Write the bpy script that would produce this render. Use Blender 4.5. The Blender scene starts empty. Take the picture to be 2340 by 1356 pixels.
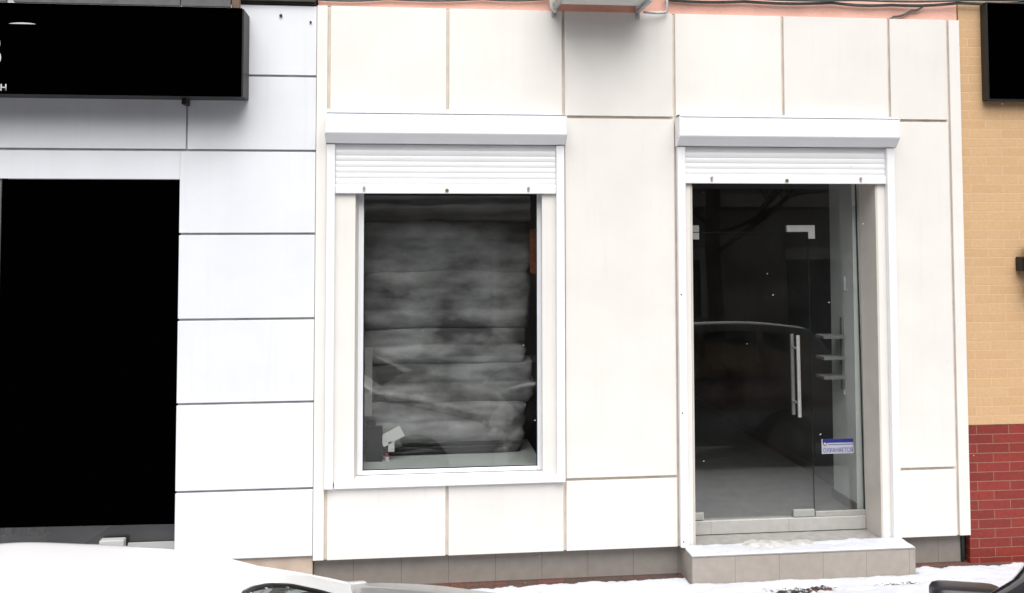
import bpy, bmesh, math, random
from mathutils import Vector, Matrix, noise
R = math.radians
scene = bpy.context.scene
C = scene.collection
rnd = random.Random(7)

# ---------------------------------------------------------------- camera
cam_d = bpy.data.cameras.new("camera"); cam = bpy.data.objects.new("camera", cam_d); C.objects.link(cam)
yaw, pitch, roll = R(6.468), R(2.748), R(-0.076)
fw = Vector((math.sin(yaw)*math.cos(pitch), math.cos(yaw)*math.cos(pitch), math.sin(pitch)))
rt = Vector((math.cos(yaw), -math.sin(yaw), 0)); up = rt.cross(fw)
rt, up = rt*math.cos(roll)+up*math.sin(roll), up*math.cos(roll)-rt*math.sin(roll)
M = Matrix((rt, up, -fw)).transposed().to_4x4(); M.translation = Vector((0, -7.2, 2.5636))
cam.matrix_world = M
cam_d.sensor_width = 36.0; cam_d.sensor_fit = 'HORIZONTAL'
cam_d.lens = 2250.0/2340*36
cam_d.shift_x = (1170-1171.0)/2340; cam_d.shift_y = (404.8-678)/2340
cam_d.clip_start = 0.05; cam_d.clip_end = 500
scene.camera = cam

# ---------------------------------------------------------------- sky, sun, exposure (overcast winter day)
SUN_EL, SUN_ROT = R(58), R(180)
w = bpy.data.worlds.new("World"); scene.world = w; w.use_nodes = True
wn = w.node_tree; bg = wn.nodes['Background']
sky = wn.nodes.new('ShaderNodeTexSky'); sky.sky_type = 'NISHITA'; sky.sun_disc = False
sky.sun_elevation = SUN_EL; sky.sun_rotation = SUN_ROT; sky.dust_density = 4.0; sky.air_density = 1.0
hsv = wn.nodes.new('ShaderNodeHueSaturation'); hsv.inputs['Saturation'].default_value = 0.10
wn.links.new(sky.outputs[0], hsv.inputs['Color']); wn.links.new(hsv.outputs[0], bg.inputs[0])
bg.inputs[1].default_value = 0.082
sl = bpy.data.lights.new("sun", 'SUN'); sl.energy = 1.6; sl.angle = R(64); sl.color = (1.0, 0.975, 0.94)
so = bpy.data.objects.new("sun", sl); C.objects.link(so); so.rotation_euler = (R(90)-SUN_EL, 0, 0); so.location = (0, -10, 20)
scene.view_settings.view_transform = 'Standard'; scene.view_settings.look = 'None'
scene.view_settings.exposure = 1.15; scene.view_settings.gamma = 1.0; scene.view_settings.use_curve_mapping = False
scene.cycles.use_denoising = True
scene.cycles.transparent_max_bounces = 24
scene.cycles.max_bounces = 10

# ---------------------------------------------------------------- materials
def new_mat(name):
    m = bpy.data.materials.new(name); m.use_nodes = True
    return m, m.node_tree, m.node_tree.nodes['Principled BSDF']
def mat(name, col, rough=0.6, metal=0.0, var=0.08, scale=6.0, bump=0.0, bscale=200.0, spec=0.4, coat=0.0, stain=None, stain_amt=0.0):
    """paint, tile, plaster: base colour with a little broad unevenness and an optional fine bump"""
    m, t, b = new_mat(name); L = t.links
    geo = t.nodes.new('ShaderNodeNewGeometry')
    n = t.nodes.new('ShaderNodeTexNoise'); n.inputs['Scale'].default_value = scale; n.inputs['Detail'].default_value = 6
    L.new(geo.outputs['Position'], n.inputs['Vector'])
    r = t.nodes.new('ShaderNodeValToRGB')
    r.color_ramp.elements[0].position = 0.3; r.color_ramp.elements[1].position = 0.7
    r.color_ramp.elements[0].color = tuple(c*(1-var) for c in col)+(1,)
    r.color_ramp.elements[1].color = tuple(min(1, c*(1+var)) for c in col)+(1,)
    L.new(n.outputs['Fac'], r.inputs['Fac']); out = r.outputs['Color']
    if stain:
        n2 = t.nodes.new('ShaderNodeTexNoise'); n2.inputs['Scale'].default_value = scale*4; n2.inputs['Detail'].default_value = 8
        n2.inputs['Roughness'].default_value = 0.7
        L.new(geo.outputs['Position'], n2.inputs['Vector'])
        r2 = t.nodes.new('ShaderNodeValToRGB'); r2.color_ramp.elements[0].position = 0.56; r2.color_ramp.elements[1].position = 0.8
        r2.color_ramp.elements[0].color = (0,0,0,1); r2.color_ramp.elements[1].color = (stain_amt,)*3+(1,)
        L.new(n2.outputs['Fac'], r2.inputs['Fac'])
        mx = t.nodes.new('ShaderNodeMixRGB'); mx.inputs[2].default_value = tuple(stain)+(1,)
        L.new(r2.outputs['Color'], mx.inputs[0]); L.new(out, mx.inputs[1]); out = mx.outputs[0]
    L.new(out, b.inputs['Base Color'])
    b.inputs['Roughness'].default_value = rough; b.inputs['Metallic'].default_value = metal
    b.inputs['Specular IOR Level'].default_value = spec; b.inputs['Coat Weight'].default_value = coat
    if bump:
        n3 = t.nodes.new('ShaderNodeTexNoise'); n3.inputs['Scale'].default_value = bscale; n3.inputs['Detail'].default_value = 4
        L.new(geo.outputs['Position'], n3.inputs['Vector'])
        bp = t.nodes.new('ShaderNodeBump'); bp.inputs['Strength'].default_value = bump; bp.inputs['Distance'].default_value = 0.01
        L.new(n3.outputs['Fac'], bp.inputs['Height']); L.new(bp.outputs['Normal'], b.inputs['Normal'])
    return m
def panel_mat(name, col, dirt_col, flecks=0.35):
    """coated facade panel: faint mottling, sparse dirt flecks, vertical wash marks and splash dirt near the pavement"""
    m, t, b = new_mat(name); L = t.links; N = t.nodes.new
    geo = N('ShaderNodeNewGeometry'); sep = N('ShaderNodeSeparateXYZ'); L.new(geo.outputs['Position'], sep.inputs[0])
    n1 = N('ShaderNodeTexNoise'); n1.inputs['Scale'].default_value = 2.2; n1.inputs['Detail'].default_value = 5
    L.new(geo.outputs['Position'], n1.inputs['Vector'])
    r1 = N('ShaderNodeValToRGB'); r1.color_ramp.elements[0].position = .3; r1.color_ramp.elements[1].position = .72
    r1.color_ramp.elements[0].color = tuple(c*.95 for c in col)+(1,); r1.color_ramp.elements[1].color = tuple(min(1, c*1.03) for c in col)+(1,)
    L.new(n1.outputs['Fac'], r1.inputs['Fac'])
    # streaks
    mp = N('ShaderNodeMapping'); mp.inputs['Scale'].default_value = (9, 1, .5); L.new(geo.outputs['Position'], mp.inputs['Vector'])
    n2 = N('ShaderNodeTexNoise'); n2.inputs['Scale'].default_value = 2.0; n2.inputs['Detail'].default_value = 6; L.new(mp.outputs[0], n2.inputs['Vector'])
    r2 = N('ShaderNodeValToRGB'); r2.color_ramp.elements[0].position = .55; r2.color_ramp.elements[1].position = .85
    r2.color_ramp.elements[0].color = (0,0,0,1); r2.color_ramp.elements[1].color = (.15,.15,.15,1); L.new(n2.outputs['Fac'], r2.inputs['Fac'])
    mx = N('ShaderNodeMixRGB'); mx.inputs[2].default_value = dirt_col+(1,); L.new(r2.outputs[0], mx.inputs[0]); L.new(r1.outputs[0], mx.inputs[1])
    # flecks
    n3 = N('ShaderNodeTexNoise'); n3.inputs['Scale'].default_value = 34; n3.inputs['Detail'].default_value = 2; L.new(geo.outputs['Position'], n3.inputs['Vector'])
    mr = N('ShaderNodeMapRange'); mr.inputs['From Min'].default_value = .15; mr.inputs['From Max'].default_value = 1.1
    mr.inputs['To Min'].default_value = .695; mr.inputs['To Max'].default_value = .785; L.new(sep.outputs['Z'], mr.inputs['Value'])
    gt = N('ShaderNodeMath'); gt.operation = 'SUBTRACT'; L.new(n3.outputs['Fac'], gt.inputs[0]); L.new(mr.outputs[0], gt.inputs[1])
    ml = N('ShaderNodeMath'); ml.operation = 'MULTIPLY'; ml.use_clamp = True; ml.inputs[1].default_value = 14; L.new(gt.outputs[0], ml.inputs[0])
    ms = N('ShaderNodeMath'); ms.operation = 'MULTIPLY'; ms.inputs[1].default_value = flecks; L.new(ml.outputs[0], ms.inputs[0])
    mx2 = N('ShaderNodeMixRGB'); mx2.inputs[2].default_value = tuple(c*.45 for c in dirt_col)+(1,); L.new(ms.outputs[0], mx2.inputs[0]); L.new(mx.outputs[0], mx2.inputs[1])
    oi = N('ShaderNodeObjectInfo'); vr = N('ShaderNodeMapRange'); vr.inputs['To Min'].default_value = .955; vr.inputs['To Max'].default_value = 1.03; L.new(oi.outputs['Random'], vr.inputs['Value'])
    mx3 = N('ShaderNodeMixRGB'); mx3.blend_type = 'MULTIPLY'; mx3.inputs[0].default_value = 1; L.new(mx2.outputs[0], mx3.inputs[1]); L.new(vr.outputs[0], mx3.inputs[2])
    L.new(mx3.outputs[0], b.inputs['Base Color']); b.inputs['Roughness'].default_value = .42; b.inputs['Specular IOR Level'].default_value = .35
    n4 = N('ShaderNodeTexNoise'); n4.inputs['Scale'].default_value = 3.0; L.new(geo.outputs['Position'], n4.inputs['Vector'])
    bp = N('ShaderNodeBump'); bp.inputs['Strength'].default_value = .12; bp.inputs['Distance'].default_value = .02
    L.new(n4.outputs['Fac'], bp.inputs['Height']); L.new(bp.outputs[0], b.inputs['Normal'])
    return m
def brick_mat(name, c1, c2, mortar, ox, oz, bw=.265, rh=.0717, ms=.0045, depth=.004, rough=.75, mottle=.12):
    m, t, b = new_mat(name); L = t.links; N = t.nodes.new
    geo = N('ShaderNodeNewGeometry'); sep = N('ShaderNodeSeparateXYZ'); L.new(geo.outputs['Position'], sep.inputs[0])
    sx = N('ShaderNodeMath'); sx.operation = 'SUBTRACT'; sx.inputs[1].default_value = ox; L.new(sep.outputs['X'], sx.inputs[0])
    sz = N('ShaderNodeMath'); sz.operation = 'SUBTRACT'; sz.inputs[1].default_value = oz; L.new(sep.outputs['Z'], sz.inputs[0])
    cb = N('ShaderNodeCombineXYZ'); L.new(sx.outputs[0], cb.inputs['X']); L.new(sz.outputs[0], cb.inputs['Y'])
    wob = N('ShaderNodeTexNoise'); wob.inputs['Scale'].default_value = 11; L.new(cb.outputs[0], wob.inputs['Vector'])
    wa = N('ShaderNodeVectorMath'); wa.operation = 'MULTIPLY_ADD'; wa.inputs[1].default_value = (.004,.004,0); L.new(wob.outputs['Color'], wa.inputs[0]); L.new(cb.outputs[0], wa.inputs[2])
    br = N('ShaderNodeTexBrick'); br.inputs['Scale'].default_value = 1.0; br.inputs['Brick Width'].default_value = bw; br.inputs['Row Height'].default_value = rh
    br.inputs['Mortar Size'].default_value = ms; br.inputs['Mortar Smooth'].default_value = .25; br.inputs['Bias'].default_value = 0
    br.inputs['Color1'].default_value = c1+(1,); br.inputs['Color2'].default_value = c2+(1,); br.inputs['Mortar'].default_value = mortar+(1,)
    L.new(wa.outputs[0], br.inputs['Vector'])
    n = N('ShaderNodeTexNoise'); n.inputs['Scale'].default_value = 45; n.inputs['Detail'].default_value = 6; L.new(geo.outputs['Position'], n.inputs['Vector'])
    mr = N('ShaderNodeMapRange'); mr.inputs['To Min'].default_value = 1-mottle*2; mr.inputs['To Max'].default_value = 1+mottle*1.6; L.new(n.outputs['Fac'], mr.inputs['Value'])
    mu = N('ShaderNodeMixRGB'); mu.blend_type = 'MULTIPLY'; mu.inputs[0].default_value = 1; L.new(br.outputs['Color'], mu.inputs[1]); L.new(mr.outputs[0], mu.inputs[2])
    L.new(mu.outputs[0], b.inputs['Base Color']); b.inputs['Roughness'].default_value = rough
    inv = N('ShaderNodeMath'); inv.operation = 'SUBTRACT'; inv.inputs[0].default_value = 1; L.new(br.outputs['Fac'], inv.inputs[1])
    ad = N('ShaderNodeMath'); ad.operation = 'MULTIPLY_ADD'; ad.inputs[1].default_value = .25; L.new(n.outputs['Fac'], ad.inputs[0]); L.new(inv.outputs[0], ad.inputs[2])
    bp = N('ShaderNodeBump'); bp.inputs['Strength'].default_value = .7; bp.inputs['Distance'].default_value = depth; L.new(ad.outputs[0], bp.inputs['Height']); L.new(bp.outputs[0], b.inputs['Normal'])
    return m
def tile_mat(name, col, pitch, ox, joint, jw=.004, axis='X', rough=.45, var=.07):
    """ceramic facing: one row of tiles, joints across the given axis"""
    m = mat(name, col, rough=rough, var=var, scale=14, bump=.06, bscale=90, stain=tuple(c*.55 for c in col), stain_amt=.5)
    t = m.node_tree; L = t.links; N = t.nodes.new; b = t.nodes['Principled BSDF']
    src = b.inputs['Base Color'].links[0].from_socket
    geo = N('ShaderNodeNewGeometry'); sep = N('ShaderNodeSeparateXYZ'); L.new(geo.outputs['Position'], sep.inputs[0])
    s = N('ShaderNodeMath'); s.operation = 'SUBTRACT'; s.inputs[1].default_value = ox; L.new(sep.outputs[axis], s.inputs[0])
    md = N('ShaderNodeMath'); md.operation = 'PINGPONG'; md.inputs[1].default_value = pitch/2; L.new(s.outputs[0], md.inputs[0])
    lt = N('ShaderNodeMath'); lt.operation = 'LESS_THAN'; lt.inputs[1].default_value = jw/2; L.new(md.outputs[0], lt.inputs[0])
    mx = N('ShaderNodeMixRGB'); mx.inputs[2].default_value = joint+(1,); L.new(lt.outputs[0], mx.inputs[0]); L.new(src, mx.inputs[1])
    L.new(mx.outputs[0], b.inputs['Base Color'])
    return m
def glass_mat(name, tint=(.86,.9,.88), f0=.05, rough=.0, dirt=.02):
    """thin architectural glass: lets light through with a tint, mirrors more at grazing angles, a trace of dust"""
    m, t, b = new_mat(name); L = t.links; N = t.nodes.new; t.nodes.remove(b)
    lw = N('ShaderNodeLayerWeight'); lw.inputs['Blend'].default_value = .5
    pw = N('ShaderNodeMath'); pw.operation = 'POWER'; pw.inputs[1].default_value = 5; L.new(lw.outputs['Facing'], pw.inputs[0])
    fr = N('ShaderNodeMath'); fr.operation = 'MULTIPLY_ADD'; fr.inputs[1].default_value = 1-f0; fr.inputs[2].default_value = f0; L.new(pw.outputs[0], fr.inputs[0])
    tr = N('ShaderNodeBsdfTransparent'); tr.inputs[0].default_value = tint+(1,)
    gl = N('ShaderNodeBsdfGlossy'); gl.inputs['Roughness'].default_value = rough; gl.inputs['Color'].default_value = (1,1,1,1)
    mx = N('ShaderNodeMixShader'); L.new(fr.outputs[0], mx.inputs[0]); L.new(tr.outputs[0], mx.inputs[1]); L.new(gl.outputs[0], mx.inputs[2])
    df = N('ShaderNodeBsdfDiffuse'); df.inputs[0].default_value = (.6,.6,.58,1)
    geo = N('ShaderNodeNewGeometry'); n = N('ShaderNodeTexNoise'); n.inputs['Scale'].default_value = 5; n.inputs['Detail'].default_value = 7; L.new(geo.outputs['Position'], n.inputs['Vector'])
    mr = N('ShaderNodeMapRange'); mr.inputs['From Min'].default_value = .4; mr.inputs['From Max'].default_value = .8; mr.inputs['To Min'].default_value = dirt*.3; mr.inputs['To Max'].default_value = dirt*1.6; L.new(n.outputs['Fac'], mr.inputs['Value'])
    m2 = N('ShaderNodeMixShader'); L.new(mr.outputs[0], m2.inputs[0]); L.new(mx.outputs[0], m2.inputs[1]); L.new(df.outputs[0], m2.inputs[2])
    L.new(m2.outputs[0], t.nodes['Material Output'].inputs['Surface'])
    return m

CREAM = panel_mat('cream_panel', (.755,.728,.695), (.48,.44,.40))
WHITEP = panel_mat('white_panel', (.72,.735,.775), (.46,.47,.50), .25)
JOINT = mat('joint_backing', (.70,.62,.54), .8, var=.12, scale=8)
JOINT_D = mat('dark_joint_backing', (.42,.42,.42), .9, var=.2)
PVC = mat('white_powder_coat', (.82,.825,.84), .35, var=.025, scale=3, spec=.45, stain=(.55,.53,.5), stain_amt=.12)
PVC_FR = mat('white_window_profile', (.74,.755,.80), .35, var=.03)
PINK = mat('salmon_render', (.80,.46,.375), .9, var=.1, scale=4, bump=.4, bscale=120, stain=(.5,.24,.18), stain_amt=.5)
EAVE = mat('dark_sheet_eave', (.06,.055,.045), .7, var=.3)
BLACK = mat('gloss_black_board', (.0003,.0003,.0003), .6, var=.2, spec=.0)
BLACK_M = mat('matt_black_blind', (.0003,.0003,.0003), .95, var=.2, spec=.0)
SIGN_EDGE = mat('sign_edge_metal', (.022,.022,.022), .5, metal=.2, var=.15, scale=12)
FLASH = mat('grey_sheet_flashing', (.10,.10,.102), .5, var=.2, scale=10)
LETTER = mat('white_sign_letter', (.55,.55,.55), .6, var=.05)
STEEL = mat('brushed_steel', (.66,.655,.645), .42, metal=.9, var=.1, scale=30)
FIT = mat('satin_patch_fitting', (.40,.40,.38), .45, metal=.35, var=.08, scale=20)
GALV = mat('galvanised_bracket', (.45,.46,.47), .55, metal=.4, var=.2, scale=25)
GLASS = glass_mat('shop_glass', (.86,.87,.865), f0=.06, dirt=.004)
GLASS_ED = mat('glass_edge', (.01,.02,.018), .3, var=.2)
PLINTH = tile_mat('grey_plinth_tile', (.27,.247,.222), .342, 1.04, (.14,.13,.12))
PLINTH_L = mat('beige_plinth_tile', (.50,.40,.32), .6, var=.12, scale=12, stain=(.28,.22,.18), stain_amt=.5)
STEP = tile_mat('step_facing_tile', (.345,.308,.275), .330, 2.400, (.21,.195,.18))
STEP_TOP = mat('wet_step_tile', (.27,.26,.25), .3, var=.15, scale=16, stain=(.14,.12,.10), stain_amt=.6)
RISER = tile_mat('threshold_tile', (.42,.41,.395), .62, 2.99, (.28,.26,.24))
JAMB = mat('beige_jamb_panel', (.56,.52,.475), .5, var=.06, scale=5, stain=(.3,.26,.22), stain_amt=.3)
FLOOR_IN = mat('shop_floor_tile', (.20,.20,.19), .35, var=.18, scale=7, stain=(.22,.20,.18), stain_amt=.5)
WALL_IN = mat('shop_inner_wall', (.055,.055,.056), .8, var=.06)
WALL_INR = mat('pale_green_inner_wall', (.80,.84,.82), .7, var=.04)
SKIRT = mat('brown_skirting', (.16,.14,.12), .5, var=.1)
FABRIC = mat('grey_bedding_cloth', (.10,.10,.102), .9, var=.25, scale=7, bump=.3, bscale=60)
FABRIC2 = mat('dark_grey_bedding_cloth', (.10,.10,.102), .9, var=.3, scale=6, bump=.3, bscale=60)
DARK = mat('black_plastic', (.012,.012,.013), .45, var=.2)
CARD = mat('white_card', (.70,.71,.68), .7, var=.03)
RED = mat('red_cap', (.42,.03,.04), .5, var=.1)
DECK = mat('pale_display_board', (.52,.545,.53), .45, var=.06, scale=4, stain=(.3,.31,.28), stain_amt=.4)
BRICK_Y = brick_mat('sand_brick', (.54,.34,.178), (.575,.37,.20), (.60,.42,.265), 4.29, -.493, ms=.0035, depth=.0015, mottle=.07)
BRICK_R = brick_mat('red_clinker_brick', (.185,.021,.015), (.25,.029,.020), (.27,.14,.095), 4.29, -.493, ms=.0035, depth=.003, mottle=.16, rough=.55)
PAVER = brick_mat('pavement_brick', (.15,.05,.034), (.06,.052,.045), (.05,.047,.043), 0.05, .0, bw=.21, rh=.07, ms=.006, mottle=.3)
LAMPB = mat('black_lamp_metal', (.008,.008,.009), .45, var=.2)
CABLE = mat('grey_cable_sheath', (.09,.10,.09), .7, var=.3, scale=15)
ACW = mat('white_ac_casing', (.70,.70,.68), .45, var=.05)
SNOW = mat('snow', (.50,.515,.56), .75, var=.03, scale=9, bump=.5, bscale=70)
SNOWD = mat('dirty_slush', (.44,.425,.41), .5, var=.2, scale=16, bump=.5, bscale=60)
ASPH = mat('wet_asphalt', (.045,.045,.047), .5, var=.25, scale=3, bump=.4, bscale=220, stain=(.4,.41,.42), stain_amt=.5)
KERB = mat('kerb_stone', (.30,.30,.29), .8, var=.12, scale=9)

# ---------------------------------------------------------------- mesh helpers
WLOC = {}
def tag(o, label=None, cat=None, group=None, kind=None):
    if label: o['label'] = label
    if cat: o['category'] = cat
    if group: o['group'] = group
    if kind: o['kind'] = kind
    return o
def thing(name, loc, label, cat, group=None, rotz=0):
    o = bpy.data.objects.new(name, None); C.objects.link(o); o.empty_display_size = .2
    o.location = loc; o.rotation_euler = (0, 0, rotz); WLOC[o.name] = Vector(loc) if not rotz else Vector((0,0,0))
    return tag(o, label, cat, group)
class MB:
    def __init__(s): s.bm = bmesh.new()
    def box(s, x0, x1, y0, y1, z0, z1, bev=0.0, seg=1, rot=None, piv=None):
        r = bmesh.ops.create_cube(s.bm, size=1.0)['verts']
        bmesh.ops.scale(s.bm, vec=(x1-x0, y1-y0, z1-z0), verts=r)
        bmesh.ops.translate(s.bm, vec=((x0+x1)/2, (y0+y1)/2, (z0+z1)/2), verts=r)
        if bev:
            ed = list({e for v in r for e in v.link_edges})
            q = bmesh.ops.bevel(s.bm, geom=ed, offset=bev, segments=seg, affect='EDGES', profile=.5); r = list({v for f in q['faces'] for v in f.verts} | {v for v in r if v.is_valid})
        if rot is not None:
            bmesh.ops.rotate(s.bm, verts=r, cent=piv or ((x0+x1)/2, (y0+y1)/2, (z0+z1)/2), matrix=rot)
        return s
    def prism(s, prof, a, b, axis='X', bev=0.0):
        """polygon prof (pairs) swept between a and b; for axis X the pairs are (y,z), for Y (x,z), for Z (x,y)"""
        def P(u, v, t): return {'X': (t,u,v), 'Y': (u,t,v), 'Z': (u,v,t)}[axis]
        A = [s.bm.verts.new(P(u, v, a)) for u, v in prof]; B = [s.bm.verts.new(P(u, v, b)) for u, v in prof]
        n = len(prof); fs = [s.bm.faces.new(A), s.bm.faces.new(B[::-1])]
        for i in range(n): fs.append(s.bm.faces.new((A[i], B[i], B[(i+1) % n], A[(i+1) % n])))
        bmesh.ops.recalc_face_normals(s.bm, faces=fs)
        if bev:
            bmesh.ops.bevel(s.bm, geom=list({e for f in fs for e in f.edges}), offset=bev, segments=1, affect='EDGES')
        return s
    def sheet(s, prof, a, b):
        """open profile of (y,z) pairs swept along x"""
        A = [s.bm.verts.new((a, u, v)) for u, v in prof]; B = [s.bm.verts.new((b, u, v)) for u, v in prof]
        for i in range(len(prof)-1): s.bm.faces.new((A[i], A[i+1], B[i+1], B[i]))
        return s
    def cyl(s, c, r, h, axis='Z', seg=20, r2=None):
        q = bmesh.ops.create_cone(s.bm, cap_ends=True, segments=seg, radius1=r, radius2=r if r2 is None else r2, depth=h)['verts']
        if axis == 'X': bmesh.ops.rotate(s.bm, verts=q, cent=(0,0,0), matrix=Matrix.Rotation(R(90), 3, 'Y'))
        if axis == 'Y': bmesh.ops.rotate(s.bm, verts=q, cent=(0,0,0), matrix=Matrix.Rotation(R(90), 3, 'X'))
        bmesh.ops.translate(s.bm, verts=q, vec=c); return s
    def tube(s, pts, r, seg=8):
        pts = [Vector(p) for p in pts]; rings = []
        for i, p in enumerate(pts):
            d = (pts[min(i+1, len(pts)-1)]-pts[max(i-1, 0)]).normalized()
            u = d.orthogonal().normalized() if i == 0 else (rings_u - d*rings_u.dot(d)).normalized()
            rings_u = u; v = d.cross(u)
            rings.append([s.bm.verts.new(p+(u*math.cos(a)+v*math.sin(a))*r) for a in (2*math.pi*k/seg for k in range(seg))])
        for a, b in zip(rings, rings[1:]):
            for k in range(seg): s.bm.faces.new((a[k], a[(k+1) % seg], b[(k+1) % seg], b[k]))
        s.bm.faces.new(rings[0][::-1]); s.bm.faces.new(rings[-1]); return s
    def ell(s, c, rx, ry, rz, seg=24):
        q = bmesh.ops.create_uvsphere(s.bm, u_segments=seg, v_segments=seg//2, radius=1)['verts']
        bmesh.ops.scale(s.bm, verts=q, vec=(rx, ry, rz)); bmesh.ops.translate(s.bm, verts=q, vec=c); return s
    def build(s, name, m, parent=None, smooth=False, auto=None, keep=False):
        me = bpy.data.meshes.new(name); s.bm.to_mesh(me); s.bm.free()
        me.materials.append(m)
        off = WLOC.get(parent.name, Vector((0,0,0))) if parent else Vector((0,0,0))
        vs = [v.co for v in me.vertices]
        c = Vector([(min(v[i] for v in vs)+max(v[i] for v in vs))/2 for i in range(3)])
        if not parent: c.z = min(v[2] for v in vs)
        if keep: c = off.copy()
        me.transform(Matrix.Translation(-c))
        o = bpy.data.objects.new(name, me); C.objects.link(o)
        if parent: o.parent = parent
        o.location = c-off; WLOC[o.name] = c
        if smooth:
            me.polygons.foreach_set('use_smooth', [True]*len(me.polygons))
            if auto: me.set_sharp_from_angle(angle=R(auto))
        return o
def text_mesh(name, body, size, depth, m, parent, loc, sx=1.0, bold=0.0, spacing=1.0):
    cu = bpy.data.curves.new(name, 'FONT'); cu.body = body; cu.size = size; cu.extrude = depth; cu.offset = bold; cu.space_character = spacing
    tmp = bpy.data.objects.new(name, cu); C.objects.link(tmp)
    dg = bpy.context.evaluated_depsgraph_get(); me = bpy.data.meshes.new_from_object(tmp.evaluated_get(dg))
    bpy.data.objects.remove(tmp)
    me.transform(Matrix.Rotation(R(90), 4, 'X') @ Matrix.Scale(sx, 4, (1,0,0)))
    me.materials.clear(); me.materials.append(m)
    o = bpy.data.objects.new(name, me); C.objects.link(o)
    off = WLOC[parent.name]; o.parent = parent; o.location = Vector(loc)-off; WLOC[o.name] = Vector(loc)
    return o

# ================================================================ GROUND
g = MB(); g.box(-60, 60, -3.0, 8.0, -.40, -.035); sw = g.build('pavement', PAVER); tag(sw, kind='structure')
# the paver courses run along the wall: lay the brick pattern flat
t = PAVER.node_tree
for nd in t.nodes:
    if nd.type == 'SEPXYZ':
        for l in list(nd.outputs['Z'].links):
            tgt = l.to_socket; t.links.remove(l); t.links.new(nd.outputs['Y'], tgt)
g = MB(); g.box(-60, 60, -3.16, -3.004, -.40, -.03, .012); tag(g.build('kerb', KERB), kind='structure')
g = MB(); g.box(-60, 60, -8.8, -3.164, -.50, -.12); tag(g.build('road', ASPH), kind='structure')
g = MB(); g.box(-60, 60, -12.0, -8.804, -.50, -.02); tag(g.build('far_pavement', SNOW), kind='structure')
g = MB(); g.box(-250, 250, -260, 260, -1.5, -.55); tag(g.build('ground', ASPH), kind='structure')

# snow lying on the pavement: a real height field with an eaten-away edge along the wall and bare patches
def fbm(x, y, f, o=5, s=0.0): return noise.fractal((x*f+s, y*f-s, s*1.7), 1.0, 2.0, o, noise_basis='PERLIN_ORIGINAL')
PATCH = [(2.78,-.40,.34,.085,1.0), (2.98,-.33,.16,.05,.9), (3.52,-.36,.20,.035,.75), (3.66,-.33,.10,.03,.6), (2.45,-.52,.22,.03,.6), (2.60,-.30,.12,.02,.5), (3.25,-.45,.12,.02,.4), (4.10,-.30,.14,.03,.5), (1.6,-.38,.12,.02,.35)]
def snow_h(x, y):
    n = fbm(x, y, 7.0) ; n2 = fbm(x, y, 28.0, 3, 5.0)
    h = -.004+.008*n+.004*n2
    edge = -.05 + .030*fbm(x, 0.0, 9.0, 4, 2.0) - .05*max(0, 1.5-x)
    if 2.06 < x < 3.79: edge = -.185
    t_ = (edge-y)/.045
    h -= .05*max(0, min(1, 1-t_)) * (1.0 if y < edge+.3 else 1)
    for px_, py_, rx, ry, a in PATCH:
        d = ((x-px_)/rx)**2+((y-py_)/ry)**2
        if d < 4: h -= .034*a*math.exp(-d)*(1.0+.9*n2)
    return h
g = MB(); bm = g.bm
xs = [i*.10 for i in range(-70, 0)]+[i*.02 for i in range(0, 260)]+[5.2+i*.1 for i in range(0, 40)]
ys = [-2.98+i*.12 for i in range(0, 18)]+[-.84+i*.016 for i in range(0, 56)]
grid = [[bm.verts.new((x, y, snow_h(x, y))) for x in xs] for y in ys]
for j in range(len(ys)-1):
    for i in range(len(xs)-1):
        if max(grid[j][i].co.z, grid[j][i+1].co.z, grid[j+1][i].co.z, grid[j+1][i+1].co.z) > -.045:
            bm.faces.new((grid[j][i], grid[j][i+1], grid[j+1][i+1], grid[j+1][i]))
bmesh.ops.delete(bm, geom=[v for v in bm.verts if not v.link_faces], context='VERTS')
tag(g.build('snow_cover', SNOW, smooth=True), 'thin white snow lying over the brick pavement before the shop', kind='stuff')

g = MB(); bm = g.bm; r5 = random.Random(5)
for k in range(420):
    px_, py_, rx, ry, a_ = PATCH[r5.choice((0,0,0,0,0,0,0,1,1,2,2,3))]
    x = r5.gauss(px_, rx*.26); y = r5.gauss(py_, ry*.30); h = r5.uniform(.005, .014)
    q = [bm.verts.new((x+r5.uniform(-h, h)*1.5, y+r5.uniform(-h, h), max(snow_h(x, y), -.034)+.002+r5.uniform(0, .006))) for _ in range(4)]
    bm.faces.new(q)
tag(g.build('leaf_litter', mat('dark_leaf_litter', (.045,.042,.030), .9, var=.5, scale=40)), 'dark leaf litter and dirt poking through the snow below the step', kind='stuff')

# ================================================================ SHOP BUILDING (cream panels)
shop = thing('shop_building', (1.86, .3, -.03), 'cream panelled shop front with one display window and one glass door', 'shop')
Xj = dict(A=-.611, J1=-.522, J2=.339, J3=1.199, J4=2.044, J5=2.897, J6=3.753, J7=4.239, R=4.337)
ZT, Z1, Z2, Z3 = 4.153, 3.360, .697, .187
g = MB()
for b in ((-.600,4.325,2.96,4.15), (-.600,-.33,.187,2.96), (1.045,2.161,.187,2.96), (3.636,4.325,.187,2.96), (-.33,1.045,.187,.690)):
    g.box(b[0], b[1], .022, .30, b[2], b[3])
g.build('wall', JOINT, shop)
G = .011
def panel(x0, x1, z0, z1, m=CREAM, root=shop, y=0.0, gl=G, gr=G, gb=G, gt=G):
    g = MB(); j = rnd.uniform(-.0008, .0008)
    g.box(x0+gl, x1-gr, y+j, y+.0195, z0+gb, z1-gt, .0018)
    return g.build('cladding_panel', m, root)
panel(Xj['A'], Xj['J1'], Z3, ZT, gl=.002, gb=0, gt=0)
panel(Xj['J7'], Xj['R'], Z3, ZT, gr=0, gb=0, gt=0)
top = ['J1','J2','J3','J4','J5','J6','J7']
for a, b in zip(top, top[1:]): panel(Xj[a], Xj[b], Z1, ZT, gt=0)
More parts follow.
